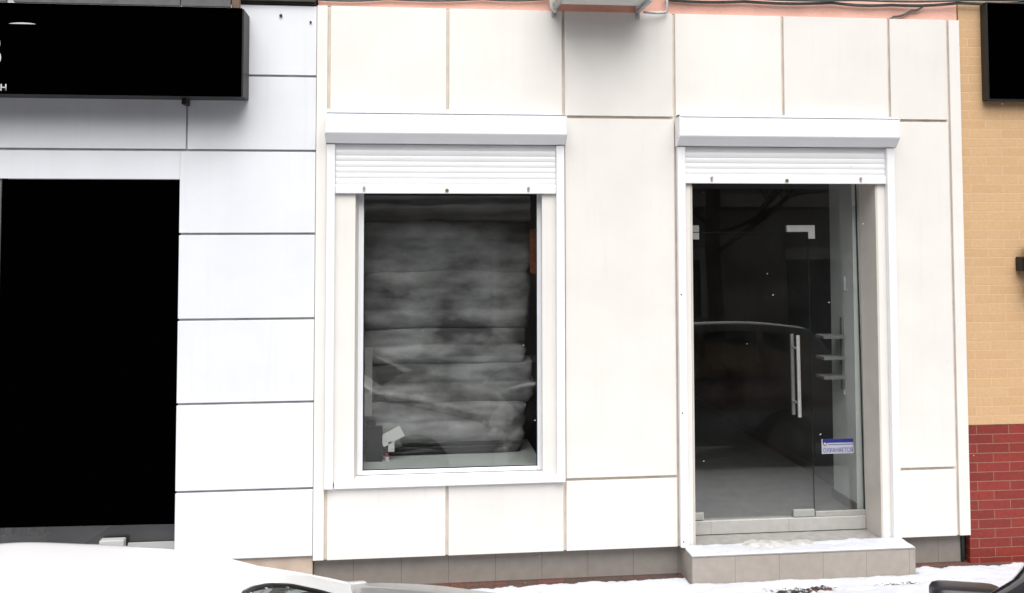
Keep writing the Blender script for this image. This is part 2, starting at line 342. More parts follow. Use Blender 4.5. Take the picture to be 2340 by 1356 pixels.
panel(Xj['J3'], Xj['J4'], Z2, Z1, gr=.004)
panel(3.766, Xj['J7'], Z2, Z1, gl=0)
panel(Xj['J1'], Xj['J2'], Z3, Z2, gb=0, gt=.004); panel(Xj['J2'], Xj['J3'], Z3, Z2, gb=0, gt=.004)
panel(Xj['J3'], Xj['J4'], Z3, Z2, gb=0, gr=.004); panel(3.766, Xj['J7'], Z3, Z2, gb=0, gl=0)
# boards between the shutter rails and the openings, and above them
panel(-.50, -.325, Z2+.03, 3.36, gl=0, gr=0, gb=0); panel(1.035, 1.19, Z2+.03, 3.36, gl=0, gr=0, gb=0)
panel(-.325, 1.035, 2.93, 3.36, gl=.001, gr=.001, gb=0)
panel(2.06, 2.161, Z3+.004, 3.36, gl=0, gr=0, gb=0); panel(3.636, 3.75, Z3+.004, 3.36, gl=0, gr=0, gb=0)
panel(2.161, 3.636, 2.93, 3.36, gl=.001, gr=.001, gb=0)
for xa, xb in ((-.609, 2.20), (3.64, 4.30)): g = MB(); g.box(xa, xb, .085, .32, -.30, .182); g.build('plinth', PLINTH, shop)
g = MB(); g.box(-.605, 4.335, .03, .45, 4.156, 9.0); g.build('upper_wall', PINK, shop)
g = MB(); g.box(4.302, 4.326, .07, .32, -.3, .185); g.build('dark_gap_strip', GLASS_ED, shop)  # darkness of the open gap put in as a solid dark strip

# --- display window
wroot = MB(); Yf = .085
for b in ((-.318,-.268,.752,2.93), (1.010,1.046,.752,2.93), (-.268,1.010,.752,.783), (-.268,1.010,2.88,2.93)):
    wroot.box(b[0], b[1], Yf, Yf+.06, b[2], b[3], .004)
win = wroot.build('display_window', PVC_FR, shop)
g = MB(); g.box(-.2675, 1.0095, Yf+.022, Yf+.034, .7835, 2.8795); g.build('pane', GLASS, win)
g = MB()
for b in ((-.268,-.262,.783,2.88), (1.004,1.010,.783,2.88), (-.262,1.004,.783,.789)): g.box(b[0], b[1], Yf+.012, Yf+.021, b[2], b[3])
g.build('gasket', GLASS_ED, win)
g = MB(); g.prism([(-.325,.0195),(-.305,Yf),(-.33,Yf)], .70, 2.93, 'Z'); g.build('reveal', JAMB, win)
g = MB(); g.prism([(1.035,.0195),(1.046,.0195),(1.046,Yf),(1.042,Yf)], .70, 2.93, 'Z'); g.build('reveal', JAMB, win)
g = MB(); g.prism([(-.036,.692),(-.036,.733),(-.031,.737),(.004,.7405),(.0845,.7505),(.0845,.69),(.0,.69)], -.461, 1.147, 'X', .0015); g.build('sill', PVC, win)
# display deck just inside
g = MB(); g.box(-.33, 1.06, Yf+.062, 1.05, .70, .772, .004); g.build('display_deck', DECK, shop)

# --- door recess and glass door
for xa in (2.1615, 3.621): g = MB(); g.box(xa, xa+.0145, .0005, .262, .186, 2.93); g.build('door_jamb', JAMB, shop)
g = MB(); g.box(2.177, 3.620, .24, .32, .188, .290, .003); g.build('threshold', RISER, shop)
door = MB()
GY = .258
door.box(2.196, 3.204, GY, GY+.010, .308, 2.493, .001)
leaf = door.build('door_leaf', GLASS, shop); leaf['label'] = 'clear glass swing door leaf with steel pull'
g = MB(); g.box(3.2045, 3.2085, GY-.001, GY+.011, .300, 2.500); g.build('leaf_edge', GLASS_ED, leaf)
g = MB(); g.box(2.19, 3.204, GY-.0005, GY+.0105, 2.4935, 2.4975); g.build('leaf_edge', GLASS_ED, leaf)
for y in (GY-.055, GY+.065):
    h = MB(); h.cyl((3.082, y, 1.379), .0145, .628, 'Z', 20)
    for z in (1.17, 1.59): h.cyl((3.082, (y+GY+.005)/2, z), .009, abs(y-GY-.005), 'Y', 14)
    h.build('pull_handle', STEEL, leaf, smooth=True, auto=40)
g = MB(); g.box(2.178, 2.318, GY-.011, GY+.021, .297, .352, .002); g.build('bottom_patch', FIT, leaf)
g = MB(); g.box(3.033, 3.203, GY-.011, GY+.021, .295, .349, .002); g.build('bottom_patch', FIT, leaf)
g = MB(); g.box(2.178, 2.318, GY-.011, GY+.021, 2.443, 2.495, .002); g.build('top_patch', FIT, leaf)
tr = MB(); tr.box(2.177, 3.620, GY, GY+.010, 2.499, 2.93, .001); trn = tr.build('transom_pane', GLASS, shop)
g = MB(); g.box(2.178, 2.318, GY-.011, GY+.021, 2.5005, 2.553, .002); g.build('top_patch', FIT, trn)
sd = MB(); sd.box(3.2095, 3.619, GY, GY+.010, .330, 2.4985, .001); sdl = sd.build('side_pane', GLASS, shop)
g = MB(); g.prism([(3.031,2.5005),(3.208,2.5005),(3.208,2.446),(3.262,2.446),(3.262,2.553),(3.031,2.553)], GY-.011, GY+.021, 'Y', .002); g.build('corner_patch', FIT, sdl)
g = MB(); g.box(3.212, 3.619, GY-.010, GY+.020, .292, .331, .002); g.build('bottom_rail', FIT, sdl)
g = MB(); g.box(3.6125, 3.6195, GY-.002, GY+.012, .332, 2.93); g.build('pane_edge', GLASS_ED, sdl)

LEAN = R(-1.25)
for o in (leaf, trn, sdl):
    pv = Vector((0, GY+.005, .30))-WLOC[shop.name]
    d = o.location-pv; o.location = pv+Matrix.Rotation(LEAN, 3, 'X') @ d; o.rotation_euler = (LEAN, 0, 0)
# --- the room inside
g = MB(); g.box(-.60, 4.30, .3205, 5.2, .20, .290); g.build('interior_floor', FLOOR_IN, shop)
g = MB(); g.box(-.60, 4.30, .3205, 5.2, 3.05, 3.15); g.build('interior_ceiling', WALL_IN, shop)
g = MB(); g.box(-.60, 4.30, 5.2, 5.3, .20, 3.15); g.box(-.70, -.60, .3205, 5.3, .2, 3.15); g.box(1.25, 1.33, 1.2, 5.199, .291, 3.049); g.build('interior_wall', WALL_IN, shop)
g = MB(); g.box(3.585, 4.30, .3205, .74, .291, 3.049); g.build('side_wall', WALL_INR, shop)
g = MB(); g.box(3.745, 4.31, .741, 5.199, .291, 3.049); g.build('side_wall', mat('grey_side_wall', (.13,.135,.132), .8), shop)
g = MB(); g.box(3.573, 3.5845, .3205, .752, .291, .365); g.box(3.733, 3.7445, .753, 5.19, .291, .365); g.build('skirting', SKIRT, shop)
g = MB(); g.box(3.575, 3.5845, .50, .60, 1.18, 1.30, .004); g.build('light_switch', PVC, shop)
g = MB(); g.box(3.575, 3.5845, .46, .53, 2.02, 2.14, .004); g.build('thermostat', PVC, shop)

rk = thing('wall_shelf', (3.50, .52, 1.22), 'three short pale shelves on the inner wall behind the glass side pane', 'shelf')
SHELF = mat('pale_shelf', (.26,.265,.26), .6, var=.05)
g = MB(); g.box(3.566, 3.5845, .50, .54, 1.22, 1.80, .002); g.build('wall_rail', SHELF, rk)
for z in (1.325, 1.48, 1.65): g = MB(); g.box(3.385, 3.5655, .44, .60, z-.012, z+.012, .002); g.build('shelf_board', SHELF, rk)
# --- display: bedding added for grey tones in the glass, boxes, card
def cushion(x0, x1, y0, y1, z0, z1, seed, m, name, label):
    """one quilt of the added stack: rounded fold edges, a few soft fold grooves across its front, uneven ends"""
    g = MB(); bm = g.bm
    bmesh.ops.create_cube(bm, size=2.0)
    bmesh.ops.subdivide_edges(bm, edges=bm.edges[:], cuts=30, use_grid_fill=True)
    nf = 2 if z1-z0 < .35 else 3
    for v in bm.verts:
        x, y, z = v.co
        n_ = max((abs(x)**9+abs(y)**4+abs(z)**6)**(1/6), .001); s_ = max(abs(x), abs(y), abs(z))/n_
        s_ = min(1.0, s_); x, y, z = x*(.35*s_+.65), y*s_, z*(.3*s_+.7)
        k = noise.noise((x*1.6+seed, y, z*1.2+seed)); k2 = noise.noise((x*5+seed, y*3, z*3.0)); k3 = noise.noise((seed*3, z*2.4+seed, 1))
        gr = abs(math.sin(math.pi*nf*(z*.5+.5)+.5*k))
        yy = y-(.10*k+.05*k2) + (.07*(1-gr)**2 if y < 0 else 0)
        xx = x+(.05*k3+.03*k2)*(abs(x)**3)*(1 if x > 0 else .3)
        zz = z+.10*k+.04*k2-.06*abs(x)**2
        v.co = ((x0+x1)/2+xx*(x1-x0)/2, (y0+y1)/2+yy*(y1-y0)/2, (z0+z1)/2+zz*(z1-z0)/2)
    o = g.build(name, m, None, smooth=True)
    return tag(o, label, 'bedding', 'bedding added behind the display window for its grey tones')
def cloth_mat(name, lo, hi):
    m = mat(name, hi, .95, bump=.3, bscale=60); t = m.node_tree; N = t.nodes.new; L = t.links
    geo = N('ShaderNodeNewGeometry'); mp = N('ShaderNodeMapping'); mp.inputs['Scale'].default_value = (1.7, 1, 3.6); L.new(geo.outputs['Position'], mp.inputs['Vector'])
    n = N('ShaderNodeTexNoise'); n.inputs['Scale'].default_value = 1.0; n.inputs['Detail'].default_value = 5; n.inputs['Roughness'].default_value = .55; L.new(mp.outputs[0], n.inputs['Vector'])
    r = N('ShaderNodeValToRGB'); r.color_ramp.elements[0].position = .38; r.color_ramp.elements[1].position = .68
    r.color_ramp.elements[0].color = lo+(1,); r.color_ramp.elements[1].color = hi+(1,); L.new(n.outputs['Fac'], r.inputs['Fac'])
    L.new(r.outputs[0], t.nodes['Principled BSDF'].inputs['Base Color']); return m
FABRIC = cloth_mat('grey_blotch_cloth', (.075,.075,.075), (.46,.46,.465))  # blurred pale and dark patches of the glass put into the cloth colour
cushion(-.24, .96, .56, .98, .772, .91, 8.1, DARK, 'added_bedding', 'black base bundle under the quilts added for grey tones in the window')
cushion(-.29, .98, .50, .98, .875, 1.205, 1.7, FABRIC, 'added_bedding', 'lowest quilt added for grey tones in the window, on the black base bundle')
cushion(-.30, 1.04, .50, .98, 1.17, 1.50, 5.2, FABRIC, 'added_bedding', 'second quilt up of the stack added for grey tones in the window')
cushion(-.32, .99, .52, .98, 1.455, 1.79, 3.3, FABRIC, 'added_bedding', 'middle quilt added for grey tones in the window, under the thick one')
cushion(-.30, 1.02, .50, .98, 1.745, 2.22, 9.4, FABRIC, 'added_bedding', 'thick quilt added for grey tones in the window, beneath the topmost one')
cushion(-.32, 1.03, .52, .98, 2.175, 2.60, 6.6, FABRIC, 'added_bedding', 'topmost quilt of the stack added for grey tones in the window')
g = MB(); bm = g.bm; rows = []  # drape added to give the pale streaks at the top of the glass
for i in range(61):
    x = -.30+1.33*i/60; row = []
    for j in range(25):
        t_ = j/24; z = 2.79-.20*t_-.035*math.sin(math.pi*(x+.3)/1.33)*t_
        y = .62+.03*math.sin(t_*13+.6*math.sin(x*3))*(.4+.6*noise.noise((x*2.3, t_*3, 0))**2+.3)+.02*noise.noise((x*5, t_*9, 2))
        row.append(bm.verts.new((x, y, z)))
    rows.append(row)
for a_, b_ in zip(rows, rows[1:]):
    for k in range(24): bm.faces.new((a_[k], a_[k+1], b_[k+1], b_[k]))
bmesh.ops.solidify(bm, geom=bm.faces[:], thickness=.006)
tag(g.build('added_drape', mat('grey_drape', (.70,.70,.70), .9, var=.2), smooth=True), 'grey gathered cloth added for pale streaks across the top of the window', 'cloth')
g = MB(); g.prism([(.995,2.19),(1.044,2.18),(1.046,2.36),(1.036,2.53),(.990,2.52)], .36, .364, 'Y')  # orange reflection in the pane, put in as a solid coloured card
tag(g.build('orange_reflection_card', mat('dark_orange_reflection', (.27,.06,.008), .7, var=.55, scale=22)), 'dark orange leaflet added as an orange reflection at the right edge of the window', 'leaflet')
g = MB(); g.box(-.254, -.130, .40, .46, .773, 1.033, .004); g.box(-.246, -.181, .405, .455, 1.0335, 1.085, .01)
tag(g.build('black_box', DARK), 'small black upright box standing in the window corner', 'box')
g = MB(); g.box(-.150, .026, .403, .413, .914, 1.002, .002, rot=Matrix.Rotation(R(-28), 3, 'Y')); g.box(-.088, -.041, .403, .413, .842, .92, .002)
tag(g.build('price_card', CARD), 'tilted pale card leaning in the window by the black box', 'card')
g = MB(); g.cyl((-.095, .43, .788), .017, .032, 'Z', 14); b_ = g.build('glue_tube', CARD, None, smooth=True, auto=40); tag(b_, 'tiny tube with red cap at the foot of the window', 'tube')
g = MB(); g.cyl((-.095, .43, .815), .014, .022, 'Z', 14); g.build('cap', RED, b_, smooth=True, auto=40)
g = MB(); g.box(-.268, -.209, .36, .378, 1.12, 1.635, .004); tag(g.build('display_strip', mat('grey_strip', (.32,.32,.31), .6)), 'pale grey upright strip behind the left edge of the window', 'strip')

# --- security sticker on the side pane
SY = GY-.0035-math.tan(LEAN)*.53
stk = thing('security_sticker', (3.405, SY-.001, .768), 'blue and white rectangular security sticker on the glass by the door', 'sticker')
g = MB(); g.box(3.276, 3.535, SY-.0015, SY-.0005, .768, .881, 0); g.build('sticker_base', mat('sticker_white', (.36,.37,.43), .5, var=.05), stk)
BLUE = mat('sticker_blue', (.012,.018,.16), .5, var=.1)
g = MB(); g.box(3.284, 3.535, SY-.0025, SY-.0016, .852, .881); g.box(3.33, 3.535, SY-.0025, SY-.0016, .836, .8405); g.build('header_band', BLUE, stk)
g = MB(); g.cyl((3.302, SY-.003, .846), .0145, .002, 'Y', 20); em = g.build('emblem', BLUE, stk)
g = MB(); g.cyl((3.302, SY-.0045, .846), .0095, .001, 'Y', 20); g.build('emblem_disc', mat('sticker_gold', (.55,.40,.18), .5), em)
text_mesh('lettering', 'ОХРАНЯЕТСЯ', .047, .0004, BLUE, stk, (3.285, SY-.0022, .778), sx=.775)

stk.rotation_euler = (LEAN, 0, 0)
# --- roller shutters
def shutter(xl, xr, zb, zrail, label, seed, holes):
    s = thing('roller_shutter', ((xl+xr)/2, 0, zrail), label, 'roller shutter', 'roller shutters on the shop front')
    g = MB(); g.prism([(-.0005,3.358),(-.120,3.358),(-.128,3.350),(-.128,3.219),(-.124,3.211),(-.060,3.148),(-.0005,3.148)], xl+.0035, xr-.0035); bx = g.build('shutter_box', PVC, s)
    for xa, xb in ((xl, xl+.003), (xr-.003, xr)):
        g = MB(); g.prism([(-.0005,3.361),(-.122,3.361),(-.131,3.352),(-.131,3.217),(-.126,3.208),(-.060,3.143),(-.0005,3.143)], xa, xb); g.build('end_cap', PVC, bx)
        g = MB(); g.cyl((xa+.0015+(-.004 if xa == xl else .004), -.085, 3.205), .005, .006, 'X', 10); g.build('rivet', GALV, bx)
    ri = .060
    for k, xa in enumerate((xl+.006, xr-.006-ri)):
        g = MB(); g.box(xa, xa+ri, -.048, -.0005, zrail, 3.1425, .004)
        r_ = g.build('guide_rail', PVC, s)
        if holes and k == 0:
            for z in (2.04, 1.17, .235):
                g = MB(); g.cyl((xa+.018, -.0485, z), .0055, .003, 'Y', 10); g.build('screw_hole', DARK, r_)
    a, b = xl+.006+ri+.001, xr-.006-ri-.001
    prof = []; z = 3.142; P_ = .0415
    while z-P_ > zb+.062:
        for k in range(9):
            t_ = k/8; prof.append((-.010-.0036*math.sin(math.pi*t_)**.8, z-t_*(P_-.0045)))
        prof.append((-.0085, z-P_+.0022)); z -= P_
    prof.append((-.010, zb+.060))
    g = MB(); g.sheet(prof, a, b); cu = g.build('curtain', PVC, s, smooth=True, auto=35)
    g = MB(); g.prism([(-.006,zb),(-.026,zb),(-.028,zb+.004),(-.028,zb+.052),(-.024,zb+.060),(-.006,zb+.060)], a, b); bar = g.build('bottom_bar', PVC, s)
    mid = (a+b)/2
    for x in (a+.205, b-.205):
        g = MB(); g.cyl((x, -.034, zb+.045), .0095, .014, 'Y', 14); g.box(x-.008, x+.008, -.0305, -.0282, zb+.012, zb+.044, .001)
        g.build('stopper', GALV, bar)
    g = MB(); g.cyl((mid, -.0305, zb+.022), .0135, .006, 'Y', 18); lk = g.build('lock', mat('brass_lock', (.20,.18,.07), .5, metal=.3), bar)
    g = MB(); g.box(mid-.0025, mid+.0025, -.0345, -.0336, zb+.016, zb+.028); g.build('keyhole', DARK, lk)
    return s
shutter(-.536, 1.203, 2.787, .692, 'white roller shutter part lowered over the wide display window', 1, False)
shutter(2.047, 3.764, 2.868, .190, 'white roller shutter part lowered above the glass entrance door', 2, True)
# snow lying on the two shutter boxes
for k, (a, b, lab) in enumerate(((-.532, 1.199, 'thin snow on top of the shutter box above the window'), (2.051, 3.760, 'thin snow on top of the shutter box above the door'))):
    g = MB(); bm = g.bm; nx, ny = 120, 6; rows = []
    for j in range(ny+1):
        row = []
        for i in range(nx+1):
            x = a+(b-a)*i/nx; y = -.001-.129*j/ny
            e = min(1, (1-abs(2*j/ny-1))*2.2)
            h = (.034 if k == 0 else .024)*e**.5*(.85+.55*noise.noise((x*3.1+k*9, y*14, 0)))
            if k == 0 and x > .98: h *= max(.15, 1-(x-.98)/.07)
            row.append(bm.verts.new((x, y, 3.3585+max(-.001, h))))
        rows.append(row)
    for j in range(ny):
        for i in range(nx): bm.faces.new((rows[j][i], rows[j+1][i], rows[j+1][i+1], rows[j][i+1]))
    tag(g.build('snow_layer', SNOW, smooth=True), lab, kind='stuff')

# ================================================================ ENTRANCE STEP
st = thing('entrance_step', (2.926, -.11, -.03), 'low tiled doorstep with snow on top before the glass door', 'step')
g = MB(); g.box(2.083, 3.768, -.220, .084, -.06, .176, .002); g.build('riser_block', STEP, st)
g = MB(); g.box(2.080, 3.771, -.223, -.0005, .1765, .1855, .002); g.box(2.1765, 3.6205, .0, .239, .1765, .1855); g.build('tread', STEP_TOP, st)
g = MB(); bm = g.bm; nx, ny = 150, 44; rows = []
for j in range(ny+1):
    row = []
    for i in range(nx+1):
        x = 2.082+1.687*i/nx; y = -.222+.40*j/ny
        n1 = fbm(x, y, 6, 5, 3.0); n2 = fbm(x, y, 24, 3, 8.0)
        e = min(1, (y+.2225)/.02, (x-2.0815)/.02, (3.7695-x)/.02)
        h = .012+.006*n1+.003*n2
        h -= .034*max(0, min(1, (y+.008-.022*n1)/.03)) if 2.17 < x < 3.63 else 0
        d = ((x-2.72)/.24)**2+((y+.035)/.085)**2; h -= .017*math.exp(-d)*(1+1.4*n2)
        d = ((x-3.20)/.12)**2+((y+.09)/.02)**2; h -= .010*math.exp(-d)*(1+n2)
        row.append(bm.verts.new((x, y, .1856+h*max(0, e)**.6-(0 if e > 0 else .002))))
    rows.append(row)
for j in range(ny):
    for i in range(nx):
        f = (rows[j][i], rows[j][i+1], rows[j+1][i+1], rows[j+1][i])
        if max(v.co.z for v in f) > .1858 and (max(v.co.y for v in f) < -.0006 or 2.178 < rows[j][i].co.x < 3.608): bm.faces.new(f)
bmesh.ops.delete(bm, geom=[v for v in bm.verts if not v.link_faces], context='VERTS')
tag(g.build('step_snow', SNOW, smooth=True), 'patchy snow with bare trodden ice lying on the doorstep', kind='stuff')
g = MB(); bm = g.bm; rows = []
for j in range(31):
    row = []
    for i in range(71):
        x = 2.44+.70*i/70; y = -.135+.255*j/30
        d = max(min(((x-2.70)/.21)**2+((y+.01)/.085)**2, ((x-2.93)/.17)**2+((y+.035)/.075)**2), 0)+.45*fbm(x, y, 8, 4, 4.0)+.25*fbm(x, y, 30, 3, 6.0)
        row.append(bm.verts.new((x, y, .1856+.020*max(-.2, 1-d)+.006*fbm(x, y, 18, 3, 1.0))))
    rows.append(row)
for j in range(30):
    for i in range(70):
        f = (rows[j][i], rows[j][i+1], rows[j+1][i+1], rows[j+1][i])
        if max(v.co.z for v in f) > .1857: bm.faces.new(f)
bmesh.ops.delete(bm, geom=[v for v in bm.verts if not v.link_faces], context='VERTS')
tag(g.build('slush', SNOWD, smooth=True), 'trodden brownish slush on the doorstep before the threshold', kind='stuff')

# ================================================================ WHITE NEIGHBOUR (left)
nb = thing('white_building', (-3.4, .3, -.03), 'white panelled neighbouring shop front with a black blocked doorway', 'building')
g = MB()
g.box(-9, -.612, .021, .32, 2.90, 4.14); g.box(-1.552, -.612, .021, .32, .211, 2.90); g.box(-9, -3.05, .021, .32, -.3, 2.90)
g.build('wall', JOINT_D, nb)
def wp(x0, x1, z0, z1, y=0.002): return panel(x0, x1, z0, z1, WHITEP, nb, y, .006, .006, .0085, .0085)
wp(-9, -.6065, 3.634, 4.155); wp(-9, -1.516, 3.093, 3.634); wp(-1.516, -.6065, 3.093, 3.634); wp(-9, -1.5545, 2.878, 3.093, .006)
zz = [.213, .693, 1.302, 1.892, 2.497, 3.093]
for a, b in zip(zz, zz[1:]): wp(-1.565, -.6065, a, b)
g = MB(); g.box(-9, -1.57, .012, .3, -.3, .20); g.box(-1.556, -.613, .03, .31, -.3, .210); g.build('plinth', PLINTH_L, nb)
g = MB(); g.box(-9, -.62, .0, .5, 4.158, 4.9); g.box(-9, -.62, -.03, -.001, 4.175, 4.26); g.build('eave', EAVE, nb)
for x, z, r_ in ((-.867, 4.072, .011), (-.655, 4.029, .008)):
    g = MB(); g.cyl((x, -.003, z), r_, .012, 'Y', 12); g.build('bolt', SIGN_EDGE, nb)
# doorway: frame post, black blind panel, threshold band
g = MB(); g.box(-2.95, -2.768, .02, .14, .20, 2.90); g.build('door_frame', mat('grey_door_frame', (.115,.115,.115), .5, var=.15), nb)
g = MB(); g.prism([(-2.766,.4835),(-1.5605,.470),(-1.5605,2.8835),(-2.766,2.8835)], .0275, .0545, 'Y'); bl = g.build('black_panel', BLACK_M, nb)
g = MB(); g.box(-2.766, -1.5605, .060, .070, .21, .475); g.build('pane', glass_mat('grey_glass', (.62,.62,.62), .05), nb)
g = MB(); g.box(-1.88, -1.5605, .03, .054, .19, .345); g.build('threshold', mat('grey_threshold', (.36,.36,.355), .5), nb)
g = MB(); g.box(-6, -1.56, .325, 3.2, .12, .205); g.build('interior_floor', mat('grey_floor', (.17,.17,.17), .4, var=.1), nb)
g = MB(); g.box(-6, -1.56, 3.2, 3.3, .12, 3.0); g.box(-1.62, -1.56, .325, 3.2, .206, 3.0); g.build('interior_wall', DARK, nb)
g = MB(); g.prism([(-2.35,.33),(-1.63,.33),(-1.63,2.4),(-1.95,2.4)], .206, .214, 'Z'); tag(g.build('door_mat', mat('black_mat', (.02,.02,.02), .95)), 'dark floor mat inside the left doorway', 'mat')
g = MB()
for k in range(4): g.box(-2.86+k*.075, -2.80+k*.075, .45, .50, .30, .85, .012, 2)
g.box(-2.88, -2.56, .44, .51, .26, .30); tag(g.build('radiator', mat('pale_radiator', (.5,.5,.5), .5)), 'pale ribbed radiator inside the left doorway', 'radiator')
g = MB(); g.box(-2.06, -1.895, -.02, .05, .21, .385, .006); tag(g.build('white_crate', mat('grey_white_box', (.42,.42,.42), .6)), 'small grey white box on the left doorway sill', 'box')

# black sign over the left doorway
sg = thing('shop_sign', (-2.8, -.13, 3.44), 'long black box sign with grey end over the left doorway', 'sign', 'black shop signs')
g = MB(); g.box(-4.6, -1.087, -.262, -.006, 3.450, 4.060, .004); g.build('sign_box', SIGN_EDGE, sg)
g = MB(); g.box(-4.6, -1.098, -.270, -.2625, 3.444, 4.064, .002); face = g.build('sign_face', BLACK, sg)
g = MB(); g.box(-4.6, -2.648, -.292, -.262, 4.066, 4.112); g.box(-2.60, -1.512, -.292, -.262, 4.066, 4.118); g.box(-1.505, -1.175, -.292, -.262, 4.066, 4.118); g.build('top_flashing', FLASH, sg)
g = MB(); g.box(-1.525, -1.495, -.14, -.004, 3.405, 3.4495); g.build('bracket_stub', SIGN_EDGE, sg)
g = MB(); g.box(-1.172, -1.12, -.25, -.20, 4.066, 4.35); g.build('sign_stay', mat('rusty_stay', (.16,.10,.075), .8, var=.3), sg)
text_mesh('lettering', 'В', .285, .002, LETTER, sg, (-2.848, -.2725, 3.632))
text_mesh('lettering', 'н', .085, .002, LETTER, sg, (-2.683, -.2725, 3.464))
g = MB(); prof = [(-2.633+.175*i/16, 3.9195+.010*math.sin(math.pi*i/16)**.6) for i in range(17)]; g.prism(prof, -.2745, -.2705, 'Y'); g.build('letter_top', LETTER, sg)

# ================================================================ BRICK NEIGHBOUR (right)
bb = thing('brick_building', (6.7, .3, -.03), 'brick house with sand coloured upper wall and red brick base', 'building')
g = MB(); g.box(4.346, 9.5, .030, .40, -.3, 1.013); g.build('lower_wall', BRICK_R, bb)
g = MB(); g.box(4.346, 9.5, .026, .40, 1.0135, 9.0); g.build('upper_wall', BRICK_Y, bb)
s2 = thing('shop_sign', (5.6, -.03, 3.52), 'plain black board sign on the sand coloured brick wall', 'sign', 'black shop signs')
g = MB(); g.box(4.528, 6.8, -.055, .0255, 3.522, 4.292, .004); g.build('sign_box', mat('black_sign_edge', (.014,.015,.017), .4, var=.2), s2)
g = MB(); g.box(4.542, 6.79, -.062, -.0555, 3.535, 4.282, .002); g.build('sign_face', BLACK, s2)
lp = thing('wall_lamp', (4.87, -.06, 2.24), 'black wall lantern on the sand coloured brick wall', 'lamp')
g = MB(); g.cyl((4.865, -.075, 2.245), .055, .31, 'Z', 24); g.cyl((4.865, -.075, 2.408), .060, .016, 'Z', 24); g.cyl((4.865, -.075, 2.082), .060, .016, 'Z', 24); g.build('lamp_body', LAMPB, lp, smooth=True, auto=40)
g = MB(); g.box(4.772, 4.85, -.065, .0255, 2.195, 2.305, .006); g.build('wall_mount', LAMPB, lp)

# ================================================================ AC UNIT, CABLES
ac = thing('air_conditioner', (1.45, -.2, 4.12), 'white outdoor air conditioner unit on grey wall brackets at the roof edge', 'air conditioner')
g = MB(); g.box(1.10, 1.82, -.40, -.10, 4.182, 4.74, .012, 2); g.build('casing', ACW, ac)
for x in (1.128, 1.766):
    g = MB(); g.box(x-.016, x+.016, -.012, .029, 4.105, 4.55, .002); g.box(x-.014, x+.014, -.42, -.013, 4.150, 4.181, .002)
    g.tube([(x, -.012, 4.42), (x, -.20, 4.30), (x, -.38, 4.176)], .010, 6)
    g.build('bracket', GALV, ac)
g = MB(); g.tube([(1.10, -.06, 4.40), (1.098, -.07, 4.25), (1.105, -.06, 4.17), (1.135, -.05, 4.135)], .016, 10); g.build('drain_hose', ACW, ac, smooth=True)
g = MB(); g.tube([(1.80, -.06, 4.148), (1.90, -.045, 4.146), (1.972, -.04, 4.152), (1.984, -.04, 4.172), (1.984, -.04, 4.55)], .011, 10); g.build('pipe', GALV, ac, smooth=True)
def cable(name, pts, r, label):
    P = []
    for a, b in zip(pts, pts[1:]):
        for k in range(8):
            t_ = k/8; q = Vector(a).lerp(Vector(b), t_); q.z -= .012*math.sin(math.pi*t_); P.append(q)
    P.append(Vector(pts[-1])); g = MB(); g.tube(P, r, 8)
    return tag(g.build(name, CABLE, None, smooth=True), label, 'cable')
cable('wall_cable', [(1.99,.012,4.262),(2.6,.005,4.262),(3.3,.004,4.268),(3.78,.004,4.262),(4.33,-.01,4.288),(5.0,-.02,4.312),(7.0,-.02,4.36)], .012, 'thick grey cable running along the salmon wall above the right panels')
cable('wall_cable', [(1.99,-.02,4.283),(2.5,-.02,4.285),(3.5,-.02,4.290),(4.4,-.03,4.310),(7,-.03,4.39)], .010, 'thin grey cable just over the thick one above the right panels')
cable('wall_cable', [(3.775,.014,4.163),(3.80,.010,4.172),(3.95,.006,4.225),(4.05,.0,4.262)], .009, 'short dark cable slanting down to the panel top')
cable('wall_cable', [(-.65,.008,4.20),(-.1,.01,4.215),(.6,.01,4.232),(1.09,.01,4.245)], .008, 'grey cable along the salmon wall left of the air conditioner')

# ================================================================ CARS
def lerp_tab(tab, x):
    """smooth monotone curve through a table of (x, value)"""
    if x <= tab[0][0]: return tab[0][1]
    if x >= tab[-1][0]: return tab[-1][1]
    n = len(tab); d = [(tab[i+1][1]-tab[i][1])/(tab[i+1][0]-tab[i][0]) for i in range(n-1)]
    m = [d[0]]+[0 if d[i-1]*d[i] <= 0 else 2*d[i-1]*d[i]/(d[i-1]+d[i]) for i in range(1, n-1)]+[d[-1]]
    for i in range(n-1):
        if x <= tab[i+1][0]:
            h = tab[i+1][0]-tab[i][0]; t_ = (x-tab[i][0])/h
            return ((2*t_**3-3*t_*t_+1)*tab[i][1]+(t_**3-2*t_*t_+t_)*h*m[i]+(-2*t_**3+3*t_*t_)*tab[i+1][1]+(t_**3-t_*t_)*h*m[i+1])
CGLASS = glass_mat('car_glass', (.32,.36,.34), .10)
TYRE = mat('tyre_rubber', (.018,.018,.019), .85, var=.2); RIM = mat('alloy_rim', (.07,.07,.072), .45, metal=.6)
LENS = mat('headlamp_lens', (.55,.57,.6), .12, spec=.8); TAIL = mat('tail_lamp', (.30,.015,.015), .2)
TRIM = mat('black_car_trim', (.01,.01,.011), .4); CHROME = mat('chrome_trim', (.60,.60,.62), .15, metal=1.0)
